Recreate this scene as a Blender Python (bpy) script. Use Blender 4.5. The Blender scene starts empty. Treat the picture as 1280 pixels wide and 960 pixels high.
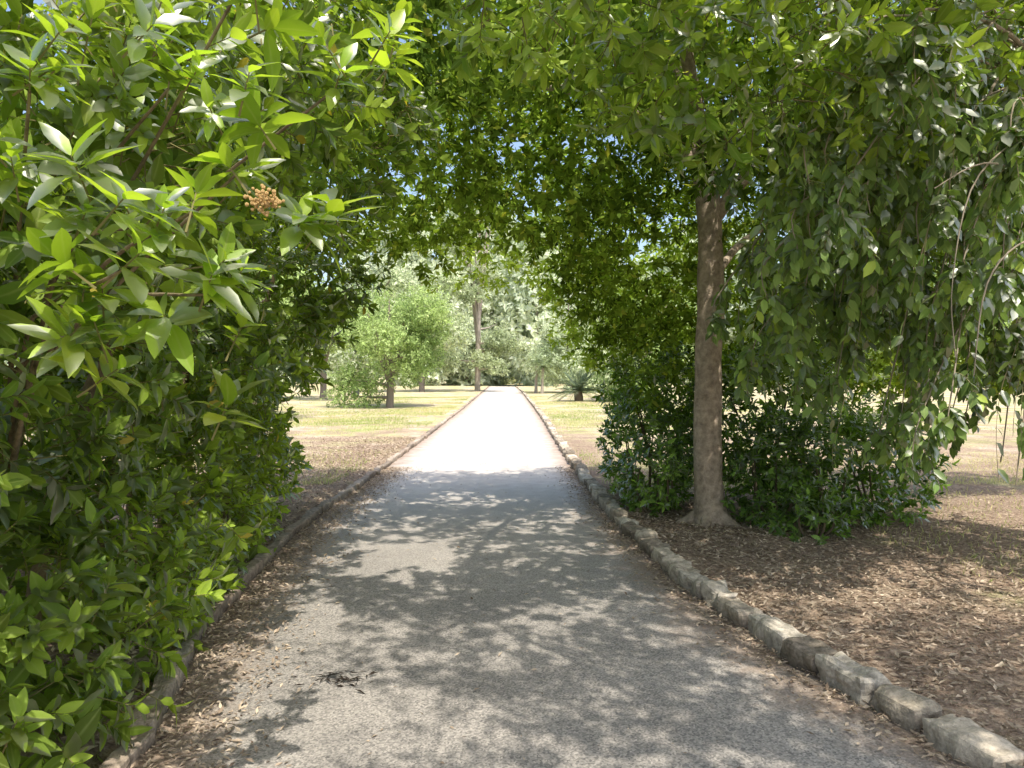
import bpy, bmesh, math
import numpy as np
from mathutils import Vector
rng=np.random.default_rng(7)
S=bpy.context.scene
S.view_settings.view_transform='Standard'
S.view_settings.look='None'
S.view_settings.exposure=0

# ---------------------------------------------------------------- helpers
def link(o,parent=None):
    S.collection.objects.link(o)
    if parent is not None: o.parent=parent
    return o
def empty(name,loc=(0,0,0)):
    e=bpy.data.objects.new(name,None); e.empty_display_size=0.3
    S.collection.objects.link(e); return e
def mesh_np(name,V,F,mat,col=None,smooth=False,parent=None):
    me=bpy.data.meshes.new(name)
    V=np.ascontiguousarray(V,dtype=np.float32); F=np.ascontiguousarray(F,dtype=np.int32)
    k=F.shape[1]
    me.vertices.add(len(V)); me.vertices.foreach_set('co',V.ravel())
    me.loops.add(F.size); me.loops.foreach_set('vertex_index',F.ravel())
    me.polygons.add(len(F))
    me.polygons.foreach_set('loop_start',np.arange(0,F.size,k,dtype=np.int32))
    me.polygons.foreach_set('loop_total',np.full(len(F),k,dtype=np.int32))
    me.polygons.foreach_set('use_smooth',np.full(len(F),smooth,dtype=bool))
    me.update(calc_edges=True)
    if col is not None:
        a=me.color_attributes.new('Col','FLOAT_COLOR','POINT')
        a.data.foreach_set('color',np.ascontiguousarray(col,dtype=np.float32).ravel())
    me.materials.append(mat)
    o=bpy.data.objects.new(name,me)
    return link(o,parent)
def nrm(a): return a/np.maximum(np.linalg.norm(a,axis=-1,keepdims=True),1e-9)
def vn(P,scale,seed):
    r=np.random.default_rng(seed); out=np.zeros(len(P))
    for i in range(7):
        d=nrm(r.normal(size=3))*scale*r.uniform(.6,1.7)
        out+=np.sin(P@d+r.uniform(0,6.28))
    return out/2.6

# ---------------------------------------------------------------- materials
def newmat(name):
    m=bpy.data.materials.new(name); m.use_nodes=True
    nt=m.node_tree; nt.nodes.clear()
    return m,nt,nt.nodes,nt.links
def leafmat(name,rough=.38,trans=.42,tg=(1.9,2.1,.7),gloss=True):
    m,nt,N,L=newmat(name)
    out=N.new('ShaderNodeOutputMaterial'); at=N.new('ShaderNodeAttribute'); at.attribute_name='Col'
    tr=N.new('ShaderNodeBsdfTranslucent'); mx=N.new('ShaderNodeMixShader'); mx.inputs[0].default_value=trans
    g=N.new('ShaderNodeMix'); g.data_type='RGBA'; g.blend_type='MULTIPLY'; g.inputs[0].default_value=1
    L.new(at.outputs['Color'],g.inputs[6]); g.inputs[7].default_value=(*tg,1)
    L.new(g.outputs[2],tr.inputs[0])
    if gloss:
        d=N.new('ShaderNodeBsdfDiffuse'); gl=N.new('ShaderNodeBsdfGlossy'); gl.inputs['Roughness'].default_value=rough
        gl.inputs['Color'].default_value=(.5,.52,.45,1)
        fr=N.new('ShaderNodeFresnel'); fr.inputs[0].default_value=1.4
        p=N.new('ShaderNodeMixShader'); L.new(fr.outputs[0],p.inputs[0]); L.new(d.outputs[0],p.inputs[1]); L.new(gl.outputs[0],p.inputs[2])
        rp=N.new('ShaderNodeMapRange'); rp.inputs[1].default_value=.80; rp.inputs[2].default_value=1.0
        rp.inputs[3].default_value=0; rp.inputs[4].default_value=.45
        L.new(at.outputs['Alpha'],rp.inputs[0])
        mc=N.new('ShaderNodeMix'); mc.data_type='RGBA'
        L.new(rp.outputs[0],mc.inputs[0]); L.new(at.outputs['Color'],mc.inputs[6]); mc.inputs[7].default_value=(.42,.50,.15,1)
        L.new(mc.outputs[2],d.inputs[0])
    else:
        p=N.new('ShaderNodeBsdfDiffuse'); L.new(at.outputs['Color'],p.inputs[0])
    L.new(p.outputs[0],mx.inputs[1]); L.new(tr.outputs[0],mx.inputs[2]); L.new(mx.outputs[0],out.inputs[0])
    return m
def colmat(name,rough=.85,noise=0,nscale=20,bump=0):
    m,nt,N,L=newmat(name)
    out=N.new('ShaderNodeOutputMaterial'); at=N.new('ShaderNodeAttribute'); at.attribute_name='Col'
    p=N.new('ShaderNodeBsdfDiffuse'); ci='Color'
    if rough<.7:
        p=N.new('ShaderNodeBsdfPrincipled'); p.inputs['Roughness'].default_value=rough; ci='Base Color'
    if noise:
        tc=N.new('ShaderNodeTexCoord'); nz=N.new('ShaderNodeTexNoise'); nz.inputs['Scale'].default_value=nscale; nz.inputs['Detail'].default_value=4
        nz.inputs['Roughness'].default_value=.7
        L.new(tc.outputs['Object'],nz.inputs['Vector'])
        mr=N.new('ShaderNodeMapRange'); mr.inputs[1].default_value=.3; mr.inputs[2].default_value=.7; mr.inputs[3].default_value=1-noise; mr.inputs[4].default_value=1+noise
        L.new(nz.outputs[0],mr.inputs[0])
        vm=N.new('ShaderNodeVectorMath'); vm.operation='SCALE'; L.new(at.outputs['Color'],vm.inputs[0]); L.new(mr.outputs[0],vm.inputs['Scale'])
        L.new(vm.outputs[0],p.inputs[ci])
        if bump:
            b=N.new('ShaderNodeBump'); b.inputs['Strength'].default_value=bump; b.inputs['Distance'].default_value=.02
            L.new(nz.outputs[0],b.inputs['Height']); L.new(b.outputs[0],p.inputs['Normal'])
    else: L.new(at.outputs['Color'],p.inputs[ci])
    L.new(p.outputs[0],out.inputs[0]); return m

M_leaf=leafmat('glossy_leaf',.40,.40,(1.6,1.6,.7))
M_leafd=leafmat('canopy_leaf',.5,.42,(1.6,1.6,.7),False)
M_leafu=leafmat('shrub_leaf',.45,.35,(1.5,1.6,.8))
M_leafp=leafmat('pendulous_leaf',.5,.38,(1.45,1.5,.9))
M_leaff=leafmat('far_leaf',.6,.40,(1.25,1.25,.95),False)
M_bark=colmat('bark',.9,.45,14,.8)
M_stem=colmat('twig_bark',.9)
M_stone=colmat('kerb_stone',.9,.42,22,.8)
M_litter=leafmat('dry_leaf',.7,.15,(1.2,1.15,1.),False)
M_grass=leafmat('grass_blade',.7,.35,(1.3,1.3,1.),False)

# ---------------------------------------------------------------- leaf geometry
def leaf_tpl(hi):
    if hi==2:
        st=[(.14,.55),(.36,.98),(.62,.92),(.84,.5)]
    elif hi==1:
        st=[(.25,.85),(.62,.9)]
    else: st=[(.45,1.)]
    T=[(0,0,1)]
    for u,w in st: T+= [(u,-w,0),(u,0,1),(u,w,0)]
    T.append((1,0,1)); n=len(T); F=[(0,2,1),(0,3,2)]
    for i in range(len(st)-1):
        a=1+3*i; b=a+3
        F+=[(a,a+1,b+1),(a,b+1,b),(a+1,a+2,b+2),(a+1,b+2,b+1)]
    a=1+3*(len(st)-1); F+=[(a,a+1,n-1),(a+1,a+2,n-1)]
    return np.array(T,float),np.array(F)
TPL={i:leaf_tpl(i) for i in (0,1,2)}
def leaves(P,D,N,L,W,C,hi=1,fold=.28,curl=.18):
    T,F=TPL[hi]; M=len(P)
    D=nrm(D); N=nrm(N-(N*D).sum(1,keepdims=True)*D); Sd=np.cross(N,D)
    u=T[:,0][None,:,None]; v=T[:,1][None,:,None]
    L=L[:,None,None]; W=W[:,None,None]
    cu=(curl*rng.uniform(.2,1.8,M))[:,None,None]
    V=P[:,None,:]+D[:,None,:]*u*L+Sd[:,None,:]*v*W*.5+N[:,None,:]*(np.abs(v)*W*fold*.5-cu*L*u*u)
    wv=rng.normal(0,.05,(M,T.shape[0],1))*W*np.abs(v)
    V=V+N[:,None,:]*wv
    Fa=F[None]+(np.arange(M)*len(T))[:,None,None]
    col=np.empty((M,len(T),4)); col[:,:,:3]=C[:,None,:]; col[:,:,3]=T[:,2][None]
    return V.reshape(-1,3),Fa.reshape(-1,3),col.reshape(-1,4)
def palette(P,c1,c2,seed,scale=2.2,var=.25,young=None,py=.0):
    n=len(P); t=np.clip(.5+.34*vn(P,scale,seed)+rng.normal(0,.25,n),0,1)[:,None]
    C=np.array(c1)*(1-t)+np.array(c2)*t
    C*=np.clip(rng.normal(1,var,n),.45,1.6)[:,None]
    if young is not None:
        m=rng.random(n)<py; C[m]=np.array(young)*rng.uniform(.7,1.2,(m.sum(),1))
    return C
def sprigs(P,A,n,sl,L,W,pal,hi=1,up=.6,grav=.15,a0=72,a1=32,stem=False,lv=.2,dz=0):
    M=len(P); A=nrm(A)
    ref=np.where(np.abs(A[:,2:3])<.9,np.array([[0,0,1.]]),np.array([[1.,0,0]]))
    U=nrm(np.cross(A,ref)); V=np.cross(A,U)
    t=np.linspace(.1,1,n)[None,:]+rng.normal(0,.03,(M,n))
    az=np.arange(n)[None,:]*2.4+rng.uniform(0,6.28,(M,1))+rng.normal(0,.25,(M,n))
    an=np.radians(a0+(a1-a0)*t+rng.normal(0,9,(M,n)))
    R=np.cos(az)[...,None]*U[:,None]+np.sin(az)[...,None]*V[:,None]
    ca=np.cos(an)[...,None]; sa=np.sin(an)[...,None]
    D=ca*A[:,None]+sa*R; N=sa*A[:,None]-ca*R
    D[...,2]-=grav; N[...,2]+=up
    B=P[:,None]+A[:,None]*(sl*t)[...,None]
    B=B.reshape(-1,3); D=D.reshape(-1,3); N=N.reshape(-1,3)
    l=L*np.clip(rng.normal(1,lv,M*n),.4,1.6)*(np.repeat(rng.uniform(.8,1.2,M),n))
    l*=np.tile(np.linspace(1.05,.75,n),M)
    w=l*(W/L)*rng.uniform(.85,1.15,M*n)
    r=leaves(B,D,N,l,w,pal(B),hi)
    if stem:
        tv,tf=tris_stems(P-A*sl*.9,P+A*sl,.0035)
        return r,(tv,tf)
    return r
def tris_stems(a,b,r):
    M=len(a); A=nrm(b-a); ref=np.where(np.abs(A[:,2:3])<.9,np.array([[0,0,1.]]),np.array([[1.,0,0]]))
    U=nrm(np.cross(A,ref)); V=np.cross(A,U); vs=[]
    for e,rr in ((a,r),(b,r*.5)):
        for k in range(3):
            th=k*2.094; vs.append(e+(U*math.cos(th)+V*math.sin(th))*rr)
    Vv=np.stack(vs,1)
    F=[]
    for k in range(3):
        j=(k+1)%3; F+=[(k,j,3+j),(k,3+j,3+k)]
    Fa=np.array(F)[None]+(np.arange(M)*6)[:,None,None]
    return Vv.reshape(-1,3),Fa.reshape(-1,3)
def merge(parts):
    Vs=[];Fs=[];Cs=[];o=0
    for p in parts:
        Vs.append(p[0]);Fs.append(p[1]+o);o+=len(p[0])
        if len(p)>2: Cs.append(p[2])
    return np.concatenate(Vs),np.concatenate(Fs),(np.concatenate(Cs) if Cs else None)
def const(V,c):
    a=np.ones((len(V),4)); a[:,:3]=c; a[:,3]=0; return a
def blob_pts(E,dens,inner=.62,thin=None,seed=1,over=.72,zmin=.04,cam=1.6):
    E=np.array(E,float); Ps=[];Ns=[]
    for i,e in enumerate(E):
        c=e[:3]; r=e[3:6]; p=1.6
        area=4*math.pi*(((r[0]*r[1])**p+(r[0]*r[2])**p+(r[1]*r[2])**p)/3)**(1/p)
        n=int(area*dens*1.0)
        d=nrm(rng.normal(size=(n,3)))
        bump=1+.10*vn(d*1.+c,6.,seed+i)+.06*vn(d+c,14.,seed+i+50)
        rad=(inner+(1-inner)*rng.random(n)**.6)*bump
        P=c+d*r*rad[:,None]; Nn=nrm(d/r)
        keep=P[:,2]>zmin
        for j,f in enumerate(E):
            if j==i: continue
            q=np.linalg.norm((P-f[:3])/f[3:6],axis=1); keep&=q>over
        Ps.append(P[keep]);Ns.append(Nn[keep])
    P=np.concatenate(Ps);Nn=np.concatenate(Ns)
    keep=np.linalg.norm(P-np.array([0,0,1.6]),axis=1)>cam
    if thin is not None: keep&=(vn(P,thin[0],seed+99)+rng.normal(0,.3,len(P)))>thin[1]
    return P[keep],Nn[keep]
def crs(a,tt):
    a=np.asarray(a,float); n=len(a); out=[]
    for t in tt:
        i=min(int(t),n-2); f=t-i
        p0=a[max(i-1,0)];p1=a[i];p2=a[i+1];p3=a[min(i+2,n-1)]
        out.append(.5*((2*p1)+(-p0+p2)*f+(2*p0-5*p1+4*p2-p3)*f*f+(-p0+3*p1-3*p2+p3)*f**3))
    return np.array(out)
def tube(pts,rad,seg=10,rough=.0,seed=0):
    pts=np.array(pts,float); n=len(pts)
    tt=np.linspace(0,n-1,max(n*4,8))
    Q=crs(pts,tt); R=np.maximum(crs(rad,tt),.003)
    T=nrm(np.gradient(Q,axis=0)); ref=np.array([0,1.,0]) if abs(T[0][1])<.9 else np.array([1.,0,0])
    U=nrm(np.cross(T,ref)); W=np.cross(T,U)
    th=np.linspace(0,2*math.pi,seg,endpoint=False)
    V=Q[:,None]+(U[:,None]*np.cos(th)[None,:,None]+W[:,None]*np.sin(th)[None,:,None])*R[:,None,None]
    if rough:
        Vf=V.reshape(-1,3); nz=1+rough*vn(Vf,9,seed)
        V=Q[:,None]+(V-Q[:,None])*nz.reshape(len(Q),seg,1)
    V=V.reshape(-1,3); F=[]
    for i in range(len(Q)-1):
        for k in range(seg):
            j=(k+1)%seg; a=i*seg
            F+=[(a+k,a+j,a+seg+j),(a+k,a+seg+j,a+seg+k)]
    return V,np.array(F)
def wood(name,tubes,c,parent,mat=None):
    V,F,_=merge(tubes); return mesh_np(name,V,F,mat or M_bark,const(V,c),True,parent)

# ---------------------------------------------------------------- path layout (X right, Y forward)
yl=np.array([-8,0,3.1,4.66,7.84,10.5,15.7,35.5,83,140.]); xl=np.array([-1.3,-1.35,-1.5,-1.84,-2.1,-2.03,-1.99,-1.9,-2.0,-2.1])
yr=np.array([-8,0,3.04,3.72,5.14,6.77,8.05,9.6,15.7,29.8,74,140.]); xr=np.array([2.9,2.5,1.93,1.68,1.4,1.27,1.2,1.19,1.24,1.5,1.95,2.1])
XL=lambda y:np.interp(y,yl,xl); XR=lambda y:np.interp(y,yr,xr)
def gz(x,y):
    P=np.stack([x,y,np.zeros_like(x)],1)
    a=np.clip((XL(y)-.08-x)/.10,0,1); b=np.clip((x-XR(y)-.08)/.10,0,1)
    o=np.maximum(a,b); far=np.clip((np.abs(x)-2)/6,0,1)
    return -.03+o*(.085+.012*vn(P,3.5,3)+.006*vn(P,11,4)+far*.05*vn(P,.5,5))
def axis(lo,hi,fine,a,b,grow=1.16):
    v=list(np.arange(a,b,fine)); s=fine;x=v[-1]
    while x<hi: s*=grow;x+=s;v.append(x)
    s=fine;x=v[0]; pre=[]
    while x>lo: s*=grow;x-=s;pre.append(x)
    return np.array(pre[::-1]+v)
gx=axis(-700,700,.07,-5.5,5.5); gy=axis(-300,900,.12,-2,26,1.07)
X,Y=np.meshgrid(gx,gy); x=X.ravel();y=Y.ravel(); V=np.stack([x,y,gz(x,y)],1)
nx=len(gx);ny=len(gy); idx=np.arange(nx*ny).reshape(ny,nx)
F=np.stack([idx[:-1,:-1],idx[:-1,1:],idx[1:,1:],idx[1:,:-1]],-1).reshape(-1,4)

def nodekit(N,L,pos):
    def noise(s,d=4,r=.65):
        n=N.new('ShaderNodeTexNoise'); n.inputs['Scale'].default_value=s; n.inputs['Detail'].default_value=d; n.inputs['Roughness'].default_value=r; L.new(pos,n.inputs['Vector']); return n.outputs[0]
    def ramp(f,st):
        r=N.new('ShaderNodeValToRGB'); e=r.color_ramp.elements
        e[0].position=st[0][0]; e[0].color=(*st[0][1],1); e[1].position=st[1][0]; e[1].color=(*st[1][1],1)
        for q,c in st[2:]:
            z=e.new(q); z.color=(*c,1)
        L.new(f,r.inputs[0]); return r.outputs[0]
    def mix(f,a,b,mode='MIX'):
        q=N.new('ShaderNodeMix'); q.data_type='RGBA'; q.blend_type=mode
        if isinstance(f,float): q.inputs[0].default_value=f
        else: L.new(f,q.inputs[0])
        L.new(a,q.inputs[6]); L.new(b,q.inputs[7]); return q.outputs[2]
    return noise,ramp,mix
def groundmat():
    m,nt,N,L=newmat('dry_ground')
    out=N.new('ShaderNodeOutputMaterial'); p=N.new('ShaderNodeBsdfDiffuse')
    geo=N.new('ShaderNodeNewGeometry'); pos=geo.outputs['Position']
    noise,ramp,mix=nodekit(N,L,pos)
    dry=ramp(noise(.6,6,.75),[(.38,(.33,.39,.13)),(.60,(.68,.58,.46)),(.47,(.56,.53,.29)),(.54,(.55,.44,.32))])
    fine=noise(22,4,.75)
    dry=mix(1.0,dry,ramp(fine,[(.3,(.62,.62,.62)),(.7,(1.35,1.35,1.3))]),'MULTIPLY')
    soil=ramp(fine,[(.32,(.18,.125,.09)),(.68,(.54,.42,.32)),(.5,(.34,.255,.19))])
    sep=N.new('ShaderNodeSeparateXYZ'); L.new(pos,sep.inputs[0])
    mr=N.new('ShaderNodeMapRange'); L.new(sep.outputs[1],mr.inputs[0]); mr.inputs[1].default_value=9; mr.inputs[2].default_value=26
    ad=N.new('ShaderNodeMath'); ad.operation='MULTIPLY_ADD'; L.new(noise(.9,4),ad.inputs[0]); ad.inputs[1].default_value=3.2; ad.inputs[2].default_value=-1.75
    ad2=N.new('ShaderNodeMath'); ad2.use_clamp=True; L.new(ad.outputs[0],ad2.inputs[0]); L.new(mr.outputs[0],ad2.inputs[1])
    c=mix(ad2.outputs[0],soil,dry); L.new(c,p.inputs['Color'])
    b=N.new('ShaderNodeBump'); b.inputs['Strength'].default_value=.9; b.inputs['Distance'].default_value=.03; L.new(noise(35,3,.75),b.inputs['Height']); L.new(b.outputs[0],p.inputs['Normal'])
    L.new(p.outputs[0],out.inputs[0]); return m
mesh_np('ground',V,F,groundmat(),None,True)

ys=axis(-8,140,.12,-2,30,1.05); ys=ys[(ys>-8)&(ys<140)]; us=np.linspace(0,1,25)
Vp=[];Cp=[]
for yy in ys:
    a=XL(yy)-.07; b=XR(yy)+.07
    for u in us:
        xx=a+(b-a)*u; Vp.append((xx,yy,.004)); 
        Cp.append(((xx-XL(yy)),(XR(yy)-xx),0,1))
Vp=np.array(Vp);Cp=np.array(Cp); Vp[:,2]+=.004*vn(Vp*np.array([1,1,0]),2.5,9)
ix=np.arange(len(Vp)).reshape(len(ys),25)
Fp=np.stack([ix[:-1,:-1],ix[:-1,1:],ix[1:,1:],ix[1:,:-1]],-1).reshape(-1,4)
def pathmat():
    m,nt,N,L=newmat('worn_asphalt')
    out=N.new('ShaderNodeOutputMaterial'); p=N.new('ShaderNodeBsdfPrincipled'); p.inputs['Roughness'].default_value=.75; p.inputs['Specular IOR Level'].default_value=.35
    geo=N.new('ShaderNodeNewGeometry'); pos=geo.outputs['Position']
    at=N.new('ShaderNodeAttribute'); at.attribute_name='Col'; se=N.new('ShaderNodeSeparateColor'); L.new(at.outputs['Color'],se.inputs[0])
    noise,ramp,mix=nodekit(N,L,pos)
    vo=N.new('ShaderNodeTexVoronoi'); vo.inputs['Scale'].default_value=110; L.new(pos,vo.inputs['Vector'])
    spk=ramp(vo.outputs['Color'],[(.1,(.55,.55,.55)),(.9,(1.55,1.51,1.45))])
    base=ramp(noise(1.1,5,.65),[(.3,(.25,.235,.22)),(.7,(.37,.345,.32))])
    base=mix(1.0,base,spk,'MULTIPLY')
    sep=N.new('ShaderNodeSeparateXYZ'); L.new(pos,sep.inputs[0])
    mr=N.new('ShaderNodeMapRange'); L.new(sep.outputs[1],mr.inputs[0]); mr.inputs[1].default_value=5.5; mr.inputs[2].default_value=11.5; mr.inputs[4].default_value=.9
    sun_glare=ramp(noise(4,4,.7),[(.3,(.58,.51,.45)),(.7,(.74,.68,.61))])  # pale tan paints overexposed sunlight into the far path colour
    base=mix(mr.outputs[0],base,sun_glare)
    mn=N.new('ShaderNodeMath'); mn.operation='MINIMUM'; L.new(se.outputs[0],mn.inputs[0]); L.new(se.outputs[1],mn.inputs[1])
    ad=N.new('ShaderNodeMath'); ad.operation='MULTIPLY_ADD'; L.new(noise(3.2,5,.7),ad.inputs[0]); ad.inputs[1].default_value=1.1; L.new(mn.outputs[0],ad.inputs[2])
    er=N.new('ShaderNodeMapRange'); L.new(ad.outputs[0],er.inputs[0]); er.inputs[1].default_value=.5; er.inputs[2].default_value=.98; er.inputs[3].default_value=.9; er.inputs[4].default_value=0
    dirt=ramp(noise(28,4,.75),[(.3,(.19,.13,.095)),(.7,(.48,.36,.27))])
    base=mix(er.outputs[0],base,dirt)
    L.new(base,p.inputs['Base Color'])
    b=N.new('ShaderNodeBump'); b.inputs['Strength'].default_value=.7; b.inputs['Distance'].default_value=.008; L.new(noise(120,2,.7),b.inputs['Height']); L.new(b.outputs[0],p.inputs['Normal'])
    L.new(p.outputs[0],out.inputs[0]); return m
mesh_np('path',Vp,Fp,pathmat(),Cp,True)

# ---------------------------------------------------------------- kerbs
bm=bmesh.new(); bmesh.ops.create_cube(bm,size=2); bmesh.ops.subdivide_edges(bm,edges=bm.edges[:],cuts=6,use_grid_fill=True)
bmesh.ops.triangulate(bm,faces=bm.faces[:]); bm.verts.index_update()
KB=np.array([v.co[:] for v in bm.verts]); KF=np.array([[v.index for v in f.verts] for f in bm.faces]); bm.free()
def kerb(name,fx,side,lmin,lmax,w,h,rough,cols,seed):
    r=np.random.default_rng(seed); parts=[]; y=-3.
    k=0
    while y<110:
        l=r.uniform(lmin,lmax)*(1 if y<30 else 2)
        y2=y+l; xa=fx(y)+side*w*.5; xb=fx(y2)+side*w*.5
        d=nrm(np.array([xb-xa,y2-y,0.])); sx=np.array([d[1],-d[0],0])
        p=KB.copy(); ex=(np.abs(p)>.99).sum(1)
        p=np.where((np.abs(p)>.99)&(ex>=2)[:,None],p*.93,p)
        hh=h*r.uniform(.8,1.15); ww=w*r.uniform(.88,1.12)
        c=np.array([(xa+xb)/2+r.normal(0,.012*rough*10),(y+y2)/2,hh*.5-.03])
        gap=.004 if rough<.06 else .008
        tw=r.normal(0,.04); d2=d*math.cos(tw)+sx*math.sin(tw); s2=sx*math.cos(tw)-d*math.sin(tw); up=nrm(np.array([r.normal(0,.07),r.normal(0,.04),1]))
        V=c+p[:,0:1]*s2*ww*.5+p[:,1:2]*d2*(l*.5-gap)+p[:,2:3]*up*(hh*.5+.03)
        V=V+nrm(p)*(rough*.16*vn(V,12,seed+k)[:,None]+rough*.16*vn(V,42,seed+k+1)[:,None])
        cc=np.array(cols[r.integers(len(cols))])*r.uniform(.7,1.2)
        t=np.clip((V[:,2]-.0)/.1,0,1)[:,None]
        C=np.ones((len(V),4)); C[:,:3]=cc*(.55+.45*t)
        parts.append((V,KF,C)); y=y2; k+=2
    V,F,C=merge(parts); return mesh_np(name,V,F,M_stone,C,False)
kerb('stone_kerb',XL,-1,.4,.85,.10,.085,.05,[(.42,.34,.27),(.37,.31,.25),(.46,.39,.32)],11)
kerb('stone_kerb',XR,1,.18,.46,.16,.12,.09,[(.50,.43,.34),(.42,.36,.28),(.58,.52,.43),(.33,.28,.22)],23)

# ---------------------------------------------------------------- left shrub
g1=(.11,.19,.03); g2=(.35,.47,.065)
shrub=empty('laurel_shrub')
EL=[(-2.7,2.9,.6,1.1,1.0,.95),(-2.85,4.2,.75,1.15,1.2,1.05),(-2.95,5.7,.8,1.15,1.2,1.1),(-3.0,6.8,.8,1.1,.9,1.1),
    (-1.98,3.0,.45,.5,.7,.5),(-2.15,3.9,.5,.5,.9,.6),(-2.3,5.3,.6,.5,.9,.7),
    (-2.65,3.2,1.8,1.15,1.1,1.0),(-2.7,4.9,2.0,1.2,1.3,1.15),(-2.7,6.6,2.2,1.2,1.2,1.1),
    (-1.6,2.5,2.4,.75,.65,.65),(-2.0,1.9,1.7,.6,.6,.7),
    (-1.75,3.3,3.1,1.15,.85,.6),(-1.9,5.0,3.4,1.4,1.1,.7),(-2.1,7.2,2.6,.85,.8,.7)]
P,Nn=blob_pts(EL,46,inner=.62,seed=5)
A=Nn+rng.normal(0,.45,P.shape)+np.array([0,0,.45])
pal=lambda B:palette(B,g1,g2,21,2.5,.28,(.56,.45,.08),.006)
near=(P[:,1]<3.2)
r1,s1=sprigs(P[near],A[near],11,.11,.108,.045,pal,2,stem=True)
r2,s2=sprigs(P[~near],A[~near],10,.11,.105,.045,pal,1,stem=True)
V,F,C=merge([r1,r2]); mesh_np('foliage',V,F,M_leaf,C,True,shrub)
wp=[];wa=[]
for (a,b,c) in [(-.98,1.75,2.02),(-.84,1.72,1.84),(-.72,1.75,1.98),(-1.05,1.8,1.78),(-.66,1.85,1.83),(-.78,1.9,2.3),(-.55,1.95,2.18),(-1.1,1.8,2.28),(-.42,2.1,2.42),(-.6,1.9,2.5),(-.5,2.1,2.05),(-.9,1.9,2.5),(-1.2,1.85,2.05),(-.95,1.8,1.66),(-.3,2.3,2.6),(-.75,2.05,1.68)]:
    for k in range(3):
        wp.append((a+rng.normal(0,.06),b+rng.normal(0,.07),c+rng.normal(0,.06))); wa.append((.35+rng.normal(0,.4),-.35+rng.normal(0,.3),.75+rng.normal(0,.25)))
wp=np.array(wp);wa=np.array(wa)
palY=lambda B:palette(B,(.24,.37,.04),(.42,.54,.065),33,4,.2)
r3,s3=sprigs(wp,wa,10,.06,.112,.042,palY,2,a0=85,a1=40,stem=True)
mesh_np('young_leaves',r3[0],r3[1],M_leaf,r3[2],True,shrub)
V,F,_=merge([s1,s2,s3]); mesh_np('twigs',V,F,M_stem,const(V,(.2,.18,.08)),False,shrub)
tb=[]
for i in range(9):
    bx=-2.7+rng.normal(0,.25); by=2.6+i*.55; tx=bx+rng.uniform(.1,1.2); 
    tb.append(tube([(bx,by,-.1),(bx+.1,by+.05,.9),((bx+tx)/2,by-.1,1.9),(tx,by-.3,2.7+rng.uniform(0,.5))],[.05,.04,.028,.012],7,.1,i))
for i in range(10):
    q=wp[i*3]; m=np.array([(-1.9+q[0])/2,(2.9+q[1])/2,(q[2]+1.6)/2+.05+rng.uniform(-.1,.1)])
    tb.append(tube([(-1.9,2.9,1.2+.05*i),tuple(m),tuple(q)],[.010,.007,.004],5))
wood('branches',tb,(.2,.16,.10),shrub)
bm=bmesh.new()
fc=np.array([-.57,1.80,2.02])
for i in range(110):
    d=nrm(rng.normal(size=3))*rng.uniform(.01,.045)
    v=bmesh.ops.create_icosphere(bm,subdivisions=1,radius=rng.uniform(.003,.006))['verts']
    for q in v: q.co+=Vector(fc+d*np.array([1,1,.8]))
me=bpy.data.meshes.new('dried_flower_head'); bm.to_mesh(me); bm.free()
a=me.color_attributes.new('Col','FLOAT_COLOR','POINT'); a.data.foreach_set('color',np.tile([.55,.38,.17,0],len(me.vertices)).astype(np.float32))
me.materials.append(M_litter); link(bpy.data.objects.new('dried_flower_head',me),shrub)

# ---------------------------------------------------------------- shade tree
tree=empty('shade_tree')
EC=[(-2.3,7.9,3.9,1.2,1.2,1.1),(-.9,7.6,3.9,1.2,1.3,1.05),(.5,7.6,3.95,1.3,1.3,1.05),(1.6,8.9,3.2,1.05,1.2,1.15),
    (-1.5,8.1,5.1,1.6,1.2,.9),(.5,8.2,5.2,1.7,1.2,.9),(2.6,8.4,5.2,1.7,1.4,1.1),
    (-.3,5.9,4.5,1.2,1.1,.6),(1.5,5.9,4.5,1.2,1.2,.8),(2.05,6.9,4.15,.9,.6,.75),
    (2.6,9.6,3.0,1.5,1.1,1.5),(4.3,9.4,3.2,1.6,1.2,1.6),(3.6,8.0,4.6,1.6,1.4,1.2),(5.5,8.5,4.4,1.6,1.4,1.5),
    (1.9,9.2,1.7,.8,.9,.8),(6.4,9.6,2.9,1.5,1.2,1.3),(4.1,8.9,2.1,1.1,.8,.9),(5.4,9.,2.3,1.1,.9,.8),(7.6,9.,4.2,1.5,1.3,1.5),
    (2.7,4.6,4.9,1.4,1.5,.6),(4.4,5.,4.8,1.4,1.5,.7)]
P,Nn=blob_pts(EC,34,inner=.5,seed=60,thin=(2.2,-1.25))
A=Nn+rng.normal(0,.5,P.shape)+np.array([0,0,.25])
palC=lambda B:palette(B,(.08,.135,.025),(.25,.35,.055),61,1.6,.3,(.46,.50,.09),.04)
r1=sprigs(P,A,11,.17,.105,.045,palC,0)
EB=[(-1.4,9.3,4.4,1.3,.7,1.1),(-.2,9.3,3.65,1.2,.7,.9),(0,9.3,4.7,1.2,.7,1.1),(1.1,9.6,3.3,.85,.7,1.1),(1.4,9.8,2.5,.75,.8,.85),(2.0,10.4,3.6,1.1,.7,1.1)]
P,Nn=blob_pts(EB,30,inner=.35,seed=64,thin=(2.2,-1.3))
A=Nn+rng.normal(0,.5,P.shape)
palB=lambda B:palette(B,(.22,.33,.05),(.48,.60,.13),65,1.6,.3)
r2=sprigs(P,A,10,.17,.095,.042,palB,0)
V,F,C=merge([r1,r2]); mesh_np('crown',V,F,M_leafd,C,True,tree)
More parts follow.
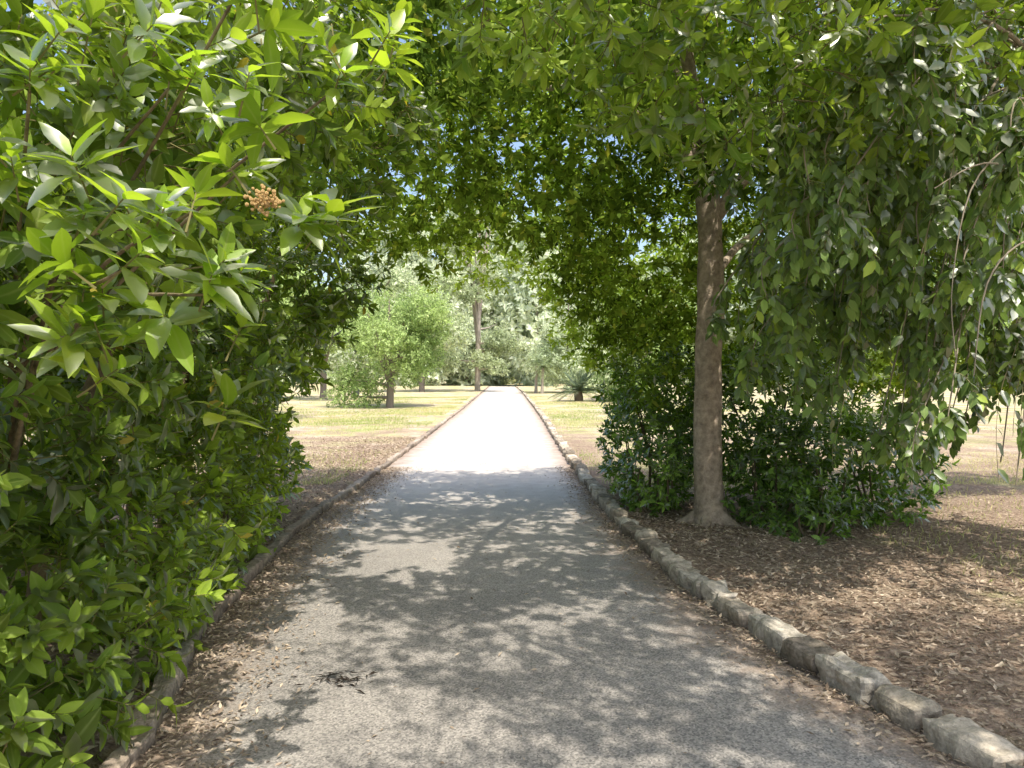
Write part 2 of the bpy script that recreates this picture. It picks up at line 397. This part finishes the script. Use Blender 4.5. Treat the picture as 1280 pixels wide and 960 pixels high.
EN=[(1.25,4.3,3.55,.85,.8,.75),(.35,3.7,3.75,.8,.7,.55),(2.2,4.6,3.7,.8,.8,.8),(-.5,4.2,4.0,.8,.8,.5)]
P,Nn=blob_pts(EN,36,inner=.4,seed=80,thin=(3,-.8))
A=Nn+rng.normal(0,.5,P.shape)+np.array([0,0,.1])
palN=lambda B:palette(B,(.14,.24,.035),(.38,.50,.075),62,3,.25)
r1,s1=sprigs(P,A,10,.12,.11,.042,palN,1,stem=True)
mesh_np('near_foliage',r1[0],r1[1],M_leaf,r1[2],True,tree)
mesh_np('near_twigs',s1[0],s1[1],M_stem,const(s1[0],(.16,.13,.07)),False,tree)
tx,ty=2.2,7.84
tb=[tube([(tx+.02,ty,-.15),(tx,ty,.12),(tx-.02,ty,.6),(tx-.03,ty,1.6),(tx-.0,ty+.02,2.6),(tx-.05,ty,3.6),(tx-.25,ty+.1,4.6),(tx-.5,ty+.3,5.8)],[.23,.185,.155,.145,.135,.12,.1,.05],16,.07,5),
    tube([(tx,ty,3.2),(tx+.45,ty-.1,3.8),(tx+1.1,ty-.2,4.2),(tx+2,ty-.2,4.6)],[.07,.06,.045,.03],9,.08,6),
    tube([(tx-.03,ty,3.7),(tx-.8,ty+.1,4.4),(tx-1.9,ty+.1,4.7),(tx-3.2,ty+.1,4.7)],[.08,.06,.04,.02],9,.08,7),
    tube([(tx-.03,ty,3.8),(tx-.5,ty-1.,4.5),(tx-1.0,ty-2.4,4.8),(tx-1.4,ty-4.8,4.8)],[.08,.06,.04,.015],9,.08,8),
    tube([(tx,ty,3.8),(tx+.5,ty-1.,4.4),(tx+.6,ty-2.6,4.7),(tx+.3,ty-4.2,4.7)],[.07,.055,.04,.015],9,.08,9),
    tube([(tx,ty,2.6),(tx+.5,ty+.6,3.1),(tx+1.3,ty+1.4,3.6)],[.05,.04,.03],8,.08,10)]
for k in range(5):
    an=k*1.3+.3; tb.append(tube([(tx,ty,.25),(tx+.2*math.cos(an),ty+.2*math.sin(an),.07),(tx+.42*math.cos(an),ty+.42*math.sin(an),.0)],[.09,.07,.02],7,.1,k))
wood('trunk',tb,(.42,.34,.26),tree)
# neighbouring shade tree beside and behind the viewer
t2=empty('shade_tree')
E2=[(1.25,2.1,4.9,1.0,1.2,.5),(1.75,.2,4.7,1.4,1.4,.7),(2.9,1.4,4.9,1.3,1.4,.6),(2.1,3.1,5.0,1.1,1.0,.45),(2.1,-2.0,4.9,1.4,1.3,.7),(3.2,-1.0,5.1,1.5,1.6,.9),(4.4,1.2,4.9,1.4,1.4,.8),(3.6,-3.2,4.8,1.5,1.4,.8),(5,-2,4.8,1.4,1.5,.9)]
P,Nn=blob_pts(E2,46,inner=.35,seed=90,thin=(3.6,-1.15),over=.55)
r1=sprigs(P,Nn+rng.normal(0,.6,P.shape),11,.17,.085,.036,palC,0)
mesh_np('crown',r1[0],r1[1],M_leafd,r1[2],True,t2)
qx,qy=4.0,-1.0
wood('trunk',[tube([(qx,qy,-.1),(qx,qy,.3),(qx-.05,qy,2.4),(qx-.2,qy,4.2),(qx-.3,qy,5.2)],[.24,.18,.15,.11,.05],12,.07,3)]+
  [tube([(qx-.05,qy,2.6+.12*k),((qx+e[0])/2,(qy+e[1])/2,4.1),(e[0],e[1],e[2])],[.06,.035,.012],7,.06,k) for k,e in enumerate(E2)],(.34,.28,.22),t2)
lt=empty('laurel_tree')
wood('trunk',[tube([(-3.3,8.8,-.1),(-3.2,8.8,1.5),(-3.0,8.8,3),(-2.4,8.8,4.4),(-1.5,8.9,5.2)],[.13,.11,.09,.06,.03],10,.07,31),
  tube([(-3.1,8.8,2.2),(-3.6,9,3.3),(-3.9,9.2,4.4)],[.07,.05,.02],8,.07,32)],(.22,.18,.14),lt)
P,Nn=blob_pts([(-3.7,9.0,4.1,1.3,1.3,1.2),(-3.9,8.3,2.6,1.0,1.2,1.1),(-3.3,8.2,1.2,.75,.7,1.1)],34,inner=.5,seed=70)
A=Nn+rng.normal(0,.5,P.shape)+np.array([0,0,.25])
r1=sprigs(P,A,11,.15,.105,.045,palC,0); mesh_np('crown',r1[0],r1[1],M_leafd,r1[2],True,lt)

# ---------------------------------------------------------------- understorey shrubs
def shrubobj(E,dens,seed,c1,c2,L=.085,W=.034):
    o=empty('evergreen_shrub')
    P,Nn=blob_pts(E,dens,inner=.5,seed=seed)
    A=Nn+rng.normal(0,.5,P.shape)+np.array([0,0,.35])
    r=sprigs(P,A,10,.11,L,W,lambda B:palette(B,c1,c2,seed,3,.3),1)
    mesh_np('foliage',r[0],r[1],M_leafu,r[2],True,o)
    tb=[]
    for e in E:
        for k in range(4):
            a=rng.uniform(0,6.28); tb.append(tube([(e[0],e[1],-.05),(e[0]+.2*math.cos(a),e[1]+.2*math.sin(a),e[2]*.6),(e[0]+.5*e[3]*math.cos(a),e[1]+.5*e[4]*math.sin(a),e[2]+.3*e[5])],[.02,.014,.006],5))
    wood('stems',tb,(.15,.12,.08),o,M_stem)
shrubobj([(1.75,8.9,.7,.55,.7,.75),(2.0,9.3,1.2,.75,.8,.8),(1.7,8.3,.45,.35,.4,.45)],65,100,(.075,.15,.03),(.21,.34,.06))
shrubobj([(2.85,7.75,.55,.5,.5,.62),(3.4,7.7,.6,.65,.6,.68),(4.1,8.1,.6,.65,.6,.7),(3.1,8.6,1.1,1.,.7,.9),(3.0,7.2,.25,.4,.35,.3)],65,120,(.075,.15,.03),(.22,.36,.06))

# ---------------------------------------------------------------- pendulous tree on the right
wt=empty('weeping_tree')
parts=[];st=[]; bx,by=5.6,6.6
rw=np.random.default_rng(17)
tb=[tube([(bx,by,-.1),(bx-.05,by,1),(bx-.2,by,2.4),(bx-.5,by-.1,3.6),(bx-.9,by-.2,4.8)],[.2,.17,.15,.11,.05],12,.07,41)]
def twigleaves(Q,L,c1,c2,seed,per=2):
    r=rw; a=Q[:,:-1].reshape(-1,3); b=Q[:,1:].reshape(-1,3); st.append(tris_stems(a,b,.0028)); T=nrm(b-a)
    for s in range(per):
        az=r.uniform(0,6.28,len(a)); side=nrm(np.cross(T,nrm(r.normal(size=(len(a),3)))))
        D=side*.75+T*.45+np.array([0,0,-.45]); N=np.stack([np.cos(az)*.5-.1,np.sin(az)*.5-.35,np.full(len(a),.7)],1)
        l=L*r.uniform(.6,1.25,len(a)); f=r.random(len(a))[:,None]
        parts.append(leaves(a*(1-f)+b*f,D,N,l,l*.52,palette(a,c1,c2,seed,1.6,.28,(.42,.54,.10),.05),1,.2,.18))
c1=(.11,.19,.05);c2=(.31,.44,.13)
for i in range(165):
    if i<26: e=np.array([rw.uniform(1.9,3.2),rw.uniform(4.0,5.0),rw.uniform(2.5,3.6)])
    else: e=np.array([rw.uniform(2.0,5.4),rw.uniform(4.9,7.2),rw.uniform(1.25,4.2)])
    if e[0]<2.7*e[1]/5.5 and e[2]<1.9: e[2]+=.8
    z0=rw.uniform(2.4,4.4); s0=np.array([bx-.4,by-.1,z0])
    if i>60: s0=e+np.array([rw.uniform(.5,1.4),rw.uniform(.2,.9),rw.uniform(.3,.9)])
    mid=(s0+e)/2; mid[2]=max(s0[2],e[2])+rw.uniform(.15,.5)
    pts=[s0,mid,e,e+np.array([-.12,-.1,-rw.uniform(.25,.5)])]
    if i<=60 and i%4==0: tb.append(tube(pts,[.03,.018,.008,.004],6,.1,i))
    else: tb.append(tube(pts,[.010,.008,.006,.003],5,0,i))
    ns=rw.integers(9,15); tt=np.sort(rw.uniform(1.0,3.0,ns)); B=crs(pts,tt)
    le=rw.uniform(.22,.62,ns)*(1-.15*(tt-1)); az=rw.uniform(0,6.28,ns)
    hd=np.stack([np.cos(az),np.sin(az),np.zeros(ns)],1)*rw.uniform(.35,.85,(ns,1)); t=np.linspace(0,1,8)
    Q=B[:,None]+hd[:,None]*(t-.35*t*t)[None,:,None]*le[:,None,None]
    Q[:,:,2]-=(le[:,None]*(t[None,:]**1.7))*.75
    Q=Q[Q[:,:,2].min(1)>.85]
    if len(Q): twigleaves(Q,.105,c1,c2,3,2)
for i in range(34):
    x0=rw.uniform(2.6,4.8); y0=rw.uniform(4.4,6.0); z0=rw.uniform(2.0,3.4); L_=rw.uniform(.8,1.5); t=np.linspace(0,1,16)
    Q=np.stack([x0-.25*t*L_+.05*np.sin(t*6+i),y0-.2*t*L_,z0+.12*np.sin(t*3)-L_*t**1.3],1)
    Q=Q[Q[:,2]>.75]
    if len(Q)>3: twigleaves(Q[None],.10,c1,c2,5,1)
for pts in ([(3.6,4.4,3.1),(2.95,4.1,2.95),(2.55,4.0,2.65),(2.4,3.95,2.1),(2.42,3.95,1.7)],[(3.5,4.3,2.9),(3.0,4.1,2.72),(2.6,4.0,2.75),(2.3,3.95,2.6)],[(3.4,4.4,2.4),(2.9,4.1,2.35),(2.62,4.0,2.1),(2.55,4.,1.6)]):
    tb.append(tube(pts,[.009,.006,.005]+[.003]*(len(pts)-3),5))
V,F,C=merge(parts); mesh_np('hanging_foliage',V,F,M_leafp,C,True,wt)
V,F,_=merge(st); mesh_np('hanging_twigs',V,F,M_stem,const(V,(.30,.25,.15)),False,wt)
wood('trunk',tb,(.34,.29,.22),wt,M_stem)

# ---------------------------------------------------------------- far trees
def fartree(name,loc,h,cr,trunk_r,leaf,dens,c1,c2,th=.3,nlimb=7,zc=.62,seed=1,lean=0,aspect=.75,thin=-.9,tc=(.24,.20,.17)):
    o=empty(name); r=np.random.default_rng(seed); x0,y0=loc
    top=np.array([x0+lean,y0,h*.85])
    tb=[tube([(x0,y0,-.1),(x0+.05,y0,h*th),(x0+lean*.5,y0,h*.6),tuple(top)],[trunk_r*1.2,trunk_r,trunk_r*.6,trunk_r*.15],8,.06,seed)]
    E=[(x0,y0,h*zc,cr*.6,cr*.6,cr*aspect*.8)]
    for k in range(nlimb):
        a=k*2.4+r.uniform(0,1); q=r.uniform(.45,.85)*cr; z=h*zc+r.uniform(-1,.8)*(h*(1-zc)*.9)
        z=min(z,h*.92)
        c=(x0+q*math.cos(a),y0+q*math.sin(a),z)
        tb.append(tube([(x0,y0,min(h*th*r.uniform(.8,1.6),z*.9)),(x0+.5*q*math.cos(a),y0+.5*q*math.sin(a),z*.93),c],[trunk_r*.5,trunk_r*.3,trunk_r*.08],6,.05,k))
        rr=cr*r.uniform(.25,.48); E.append((*c,rr,rr,rr*aspect))
    wood('trunk',tb,tc,o,M_stem)
    P,Nn=blob_pts(E,dens,inner=.3,seed=seed*13,thin=(3./cr,thin),over=.6)
    A=Nn+r.normal(0,.6,P.shape)
    res=sprigs(P,A,7,leaf*1.6,leaf,leaf*.45,lambda B:palette(B,c1,c2,seed,4/cr,.3),0)
    mesh_np('crown',res[0],res[1],M_leaff,res[2],False,o)
f1=(.25,.35,.13);f2=(.45,.56,.25); haze1=(.44,.51,.35);haze2=(.60,.66,.48)  # last pair: distance haze painted into the leaf colour
fartree('broadleaf_tree',(-5.6,37),6.4,3.3,.17,.17,22,f1,f2,.2,14,.5,2,0,.85)
fartree('broadleaf_tree',(-12,50),9,4.2,.2,.26,12,f1,f2,.25,9,.6,3)
fartree('broadleaf_tree',(-8,74),13,4.8,.25,.38,8,haze1,haze2,.25,10,.55,4)
fartree('broadleaf_tree',(6.2,70),10,4.0,.2,.32,9,haze1,haze2,.2,9,.5,6)
fartree('broadleaf_tree',(8.5,44),8.5,3.8,.2,.24,12,(.17,.26,.08),f2,.25,9,.55,7)
fartree('broadleaf_tree',(15,27),7,3.4,.2,.22,11,f1,f2,.25,8,.6,8)
fartree('broadleaf_tree',(-9.5,27),7,3.4,.2,.2,12,f1,f2,.25,8,.6,10)
fartree('pine_tree',(-2.6,78),24,4.0,.26,.34,7,(.34,.40,.26),(.48,.54,.36),.2,18,.50,12,.4,.35,-.5,(.36,.31,.27))  # needle colour paled to paint in distance haze

o=empty('distant_trees')
E=[];tb=[]
for i in range(84):
    a=-1.25+2.5*i/83+rng.normal(0,.015); R=rng.uniform(115,175); h=rng.choice([13,17,22,29])*rng.uniform(.8,1.25)
    cx,cy=R*math.sin(a),R*math.cos(a)
    E.append((cx,cy,h*.5,rng.uniform(4,7),rng.uniform(4,7),h*.52)); tb.append(tube([(cx,cy,-.1),(cx+.3,cy,h*.3),(cx,cy,h*.7)],[.4,.3,.1],6))
for (cx,cy,h) in [(-11,120,30),(-2,130,34),(6,125,28),(-5,145,38)]:
    E.append((cx,cy,h*.5,5.5,5,h*.5)); tb.append(tube([(cx,cy,-.1),(cx+.3,cy,h*.3),(cx,cy,h*.7)],[.4,.3,.1],6))
wood('trunks',tb,(.34,.31,.28),o,M_stem)
P,Nn=blob_pts(E,1.5,inner=.6,seed=300,over=.5,zmin=.3)
res=sprigs(P,Nn+rng.normal(0,.5,P.shape),7,1.1,1.05,.55,lambda B:palette(B,(.52,.59,.48),(.68,.73,.60),9,.3,.15),0)  # washed-out palette carries the bright haze of the far end
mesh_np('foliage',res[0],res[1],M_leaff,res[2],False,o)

def fronds(parent,c,n,L,nl,c1,c2,droop=.6,lw=.03,e0=.1,e1=1.3,ll=.4):
    parts=[];tb=[]
    for i in range(n):
        a=i*2.4; el=rng.uniform(e0,e1); t=np.linspace(0,1,nl)
        h=np.array([math.cos(a),math.sin(a),0]); d=h*math.cos(el)+np.array([0,0,math.sin(el)])
        l=L*rng.uniform(.8,1.1); Q=np.array(c)+d*(t*l)[:,None]; Q[:,2]-=droop*l*t**2*math.cos(el)
        tb.append(tube(Q[::max(1,nl//4)],[.012]*len(Q[::max(1,nl//4)]),4))
        T=nrm(np.gradient(Q,axis=0)); Sx=nrm(np.cross(T,[0,0,1.]))
        for s in (-1,1):
            D=Sx*s+T*.6+np.array([0,0,.25]); 
            N=np.tile([0,0,1.],(nl,1)); le=ll*l*np.sin(np.pi*np.clip(t*.9+.08,0,1))**.6
            parts.append(leaves(Q,D,N,le,np.full(nl,lw),palette(Q,c1,c2,5,3,.2),0))
    V,F,C=merge(parts); mesh_np('fronds',V,F,M_leaff,C,False,parent)
    wood('stalks',tb,(.2,.23,.1),parent,M_stem)
cy=empty('cycad_plant')
wood('stem',[tube([(4.7,46,-.1),(4.7,46,.4),(4.7,46,.7)],[.3,.28,.2],10,.1,3)],(.18,.14,.1),cy,M_stem)
fronds(cy,(4.7,46,.6),50,1.9,26,(.18,.25,.18),(.32,.39,.29),.45,.05,.0,1.35,.22)
for (px,py,ph) in [(3.5,66,2.4),(3.0,67,2.9)]:
    pm=empty('palm_tree')
    wood('stem',[tube([(px,py,-.1),(px+.05,py,ph*.5),(px+.1,py,ph)],[.16,.12,.11],8,.1,3)],(.34,.30,.25),pm,M_stem)
    fronds(pm,(px+.1,py,ph),22,1.5,18,(.28,.35,.22),(.40,.47,.32),.7,.08,-.3,1.2,.3)

bm=bmesh.new()
v=bmesh.ops.create_cone(bm,cap_ends=True,segments=20,radius1=.2,radius2=.25,depth=.62)['verts']
for q in v: q.co+=Vector((0,0,.56))
v=bmesh.ops.create_cone(bm,cap_ends=True,segments=20,radius1=.27,radius2=.27,depth=.05)['verts']
for q in v: q.co+=Vector((0,0,.90))
v=bmesh.ops.create_cone(bm,cap_ends=True,segments=10,radius1=.03,radius2=.03,depth=1.15)['verts']
for q in v: q.co+=Vector((-.29,0,.55))
v=bmesh.ops.create_cube(bm,size=1)['verts']
for q in v: q.co=Vector((q.co.x*.12-.25,q.co.y*.05,q.co.z*.05+.75))
me=bpy.data.meshes.new('waste_bin'); bm.to_mesh(me); bm.free()
a=me.color_attributes.new('Col','FLOAT_COLOR','POINT'); a.data.foreach_set('color',np.tile([.05,.06,.055,0],len(me.vertices)).astype(np.float32))
me.materials.append(colmat('painted_metal',.5)); b=link(bpy.data.objects.new('waste_bin',me)); b.location=(-9.6,49,0)

# ---------------------------------------------------------------- litter, grass
def scatter(n,fx,fy,L,W,seed):
    r=np.random.default_rng(seed); y=fy(r,n); x=fx(r,n,y)
    onp=(x>XL(y)-.05)&(x<XR(y)+.05); z=np.where(onp,.010,gz(x,y)+.006)+r.random(n)*.014
    a=r.uniform(0,6.28,n); D=np.stack([np.cos(a),np.sin(a),r.normal(0,.25,n)],1); N=np.stack([r.normal(0,.35,n),r.normal(0,.35,n),np.ones(n)],1)
    l=L*r.uniform(.4,1.35,n); t=r.random((n,1))**.8
    C=(np.array([.23,.165,.12])*(1-t)+np.array([.70,.58,.44])*t)*r.uniform(.6,1.15,(n,1))
    return leaves(np.stack([x,y,z],1),D,N,l,l*W,C,0,.5,-.15)
pp=[]
pp.append(scatter(24000,lambda r,n,y:XR(y)+.16+np.abs(r.normal(0,1,n))*2.2,lambda r,n:2.2+r.random(n)**.8*8,.045,.40,1))
pp.append(scatter(4500,lambda r,n,y:XR(y)+.05-np.abs(r.normal(0,.15,n)),lambda r,n:r.uniform(2.2,13,n),.036,.4,2))
pp.append(scatter(9000,lambda r,n,y:XL(y)+.0+np.abs(r.normal(0,.25,n)),lambda r,n:r.uniform(2.2,13,n),.036,.4,3))
pp.append(scatter(14000,lambda r,n,y:XL(y)-.14-np.abs(r.normal(0,1,n))*1.4,lambda r,n:r.uniform(1.8,19,n),.05,.42,4))
pp.append(scatter(420,lambda r,n,y:r.uniform(-1.6,1.4,n),lambda r,n:r.uniform(2.5,14,n),.032,.4,5))
V,F,C=merge(pp); mesh_np('leaf_litter',V,F,M_litter,C,False)
r=np.random.default_rng(4); n=90
c=np.array([-.86,3.9,.012]); a=r.uniform(0,6.28,n)
B=c+np.stack([r.normal(0,.09,n),r.normal(0,.05,n),r.random(n)*.012],1)
l=r.uniform(.02,.08,n)
R=leaves(B,np.stack([np.cos(a),np.sin(a)*.5,r.normal(0,.1,n)],1),np.tile([0,0,1.],(n,1))+r.normal(0,.3,(n,3)),l,l*.16,np.tile([.04,.032,.026],(n,1)),0)
mesh_np('twig_debris',R[0],R[1],M_litter,R[2],False)
def grass(n,fx,fy,seed):
    r=np.random.default_rng(seed); y=fy(r,n); x=fx(r,n,y)
    P=np.stack([x,y,gz(x,y)],1); k=vn(P*[1,1,0],1.1,77)+r.normal(0,.35,n)>.2; P=P[k]; n=len(P)
    D=np.stack([r.normal(0,.45,n),r.normal(0,.45,n),np.ones(n)],1); N=np.stack([r.normal(0,1,n),r.normal(0,1,n),r.normal(0,.2,n)],1)
    sc=1+P[:,1]/30; l=r.uniform(.03,.10,n); w=.006*sc*r.uniform(.7,1.4,n)
    t=np.clip(.55+.45*vn(P,.9,78)+r.normal(0,.3,n),0,1)[:,None]
    C=np.array([.25,.35,.08])*(1-t)+np.array([.64,.59,.30])*t
    return leaves(P,D,N,l,w,C,0,.3,.3)
gg=[grass(85000,lambda r,n,y:XL(y)-.35-np.abs(r.normal(0,1,n))*5,lambda r,n:10.5+r.random(n)**1.6*45,1),
    grass(60000,lambda r,n,y:XR(y)+.25+np.abs(r.normal(0,1,n))*6,lambda r,n:10.5+r.random(n)**1.6*45,2),
    grass(2500,lambda r,n,y:r.uniform(3.6,8,n),lambda r,n:r.uniform(5.5,10,n),3)]
V,F,C=merge(gg); mesh_np('grass',V,F,M_grass,C,False)

# ---------------------------------------------------------------- light
EL_,AZ=math.radians(60),math.radians(154)  # sun high, behind the viewer and to the right
s=Vector((math.sin(AZ)*math.cos(EL_),math.cos(AZ)*math.cos(EL_),math.sin(EL_)))
sun=bpy.data.lights.new('sun','SUN'); sun.energy=5; sun.angle=math.radians(.5); sun.color=(1,.94,.83)
so=bpy.data.objects.new('sun',sun); link(so); so.rotation_euler=s.to_track_quat('Z','Y').to_euler()
w=bpy.data.worlds.new('World'); S.world=w; w.use_nodes=True
nt=w.node_tree; bg=nt.nodes['Background']; sk=nt.nodes.new('ShaderNodeTexSky'); sk.sky_type='NISHITA'; sk.sun_disc=False
sk.sun_elevation=EL_; sk.sun_rotation=AZ; sk.dust_density=3; sk.air_density=1; sk.ozone_density=.2
nt.links.new(sk.outputs[0],bg.inputs[0]); bg.inputs[1].default_value=.28

cam=bpy.data.cameras.new('camera'); co=bpy.data.objects.new('camera',cam); link(co)
cam.sensor_width=36; cam.lens=26.2; cam.clip_end=2000; cam.clip_start=.05
co.location=(0,0,1.6); co.rotation_euler=(math.radians(89.4),0,math.radians(-.74))
S.camera=co
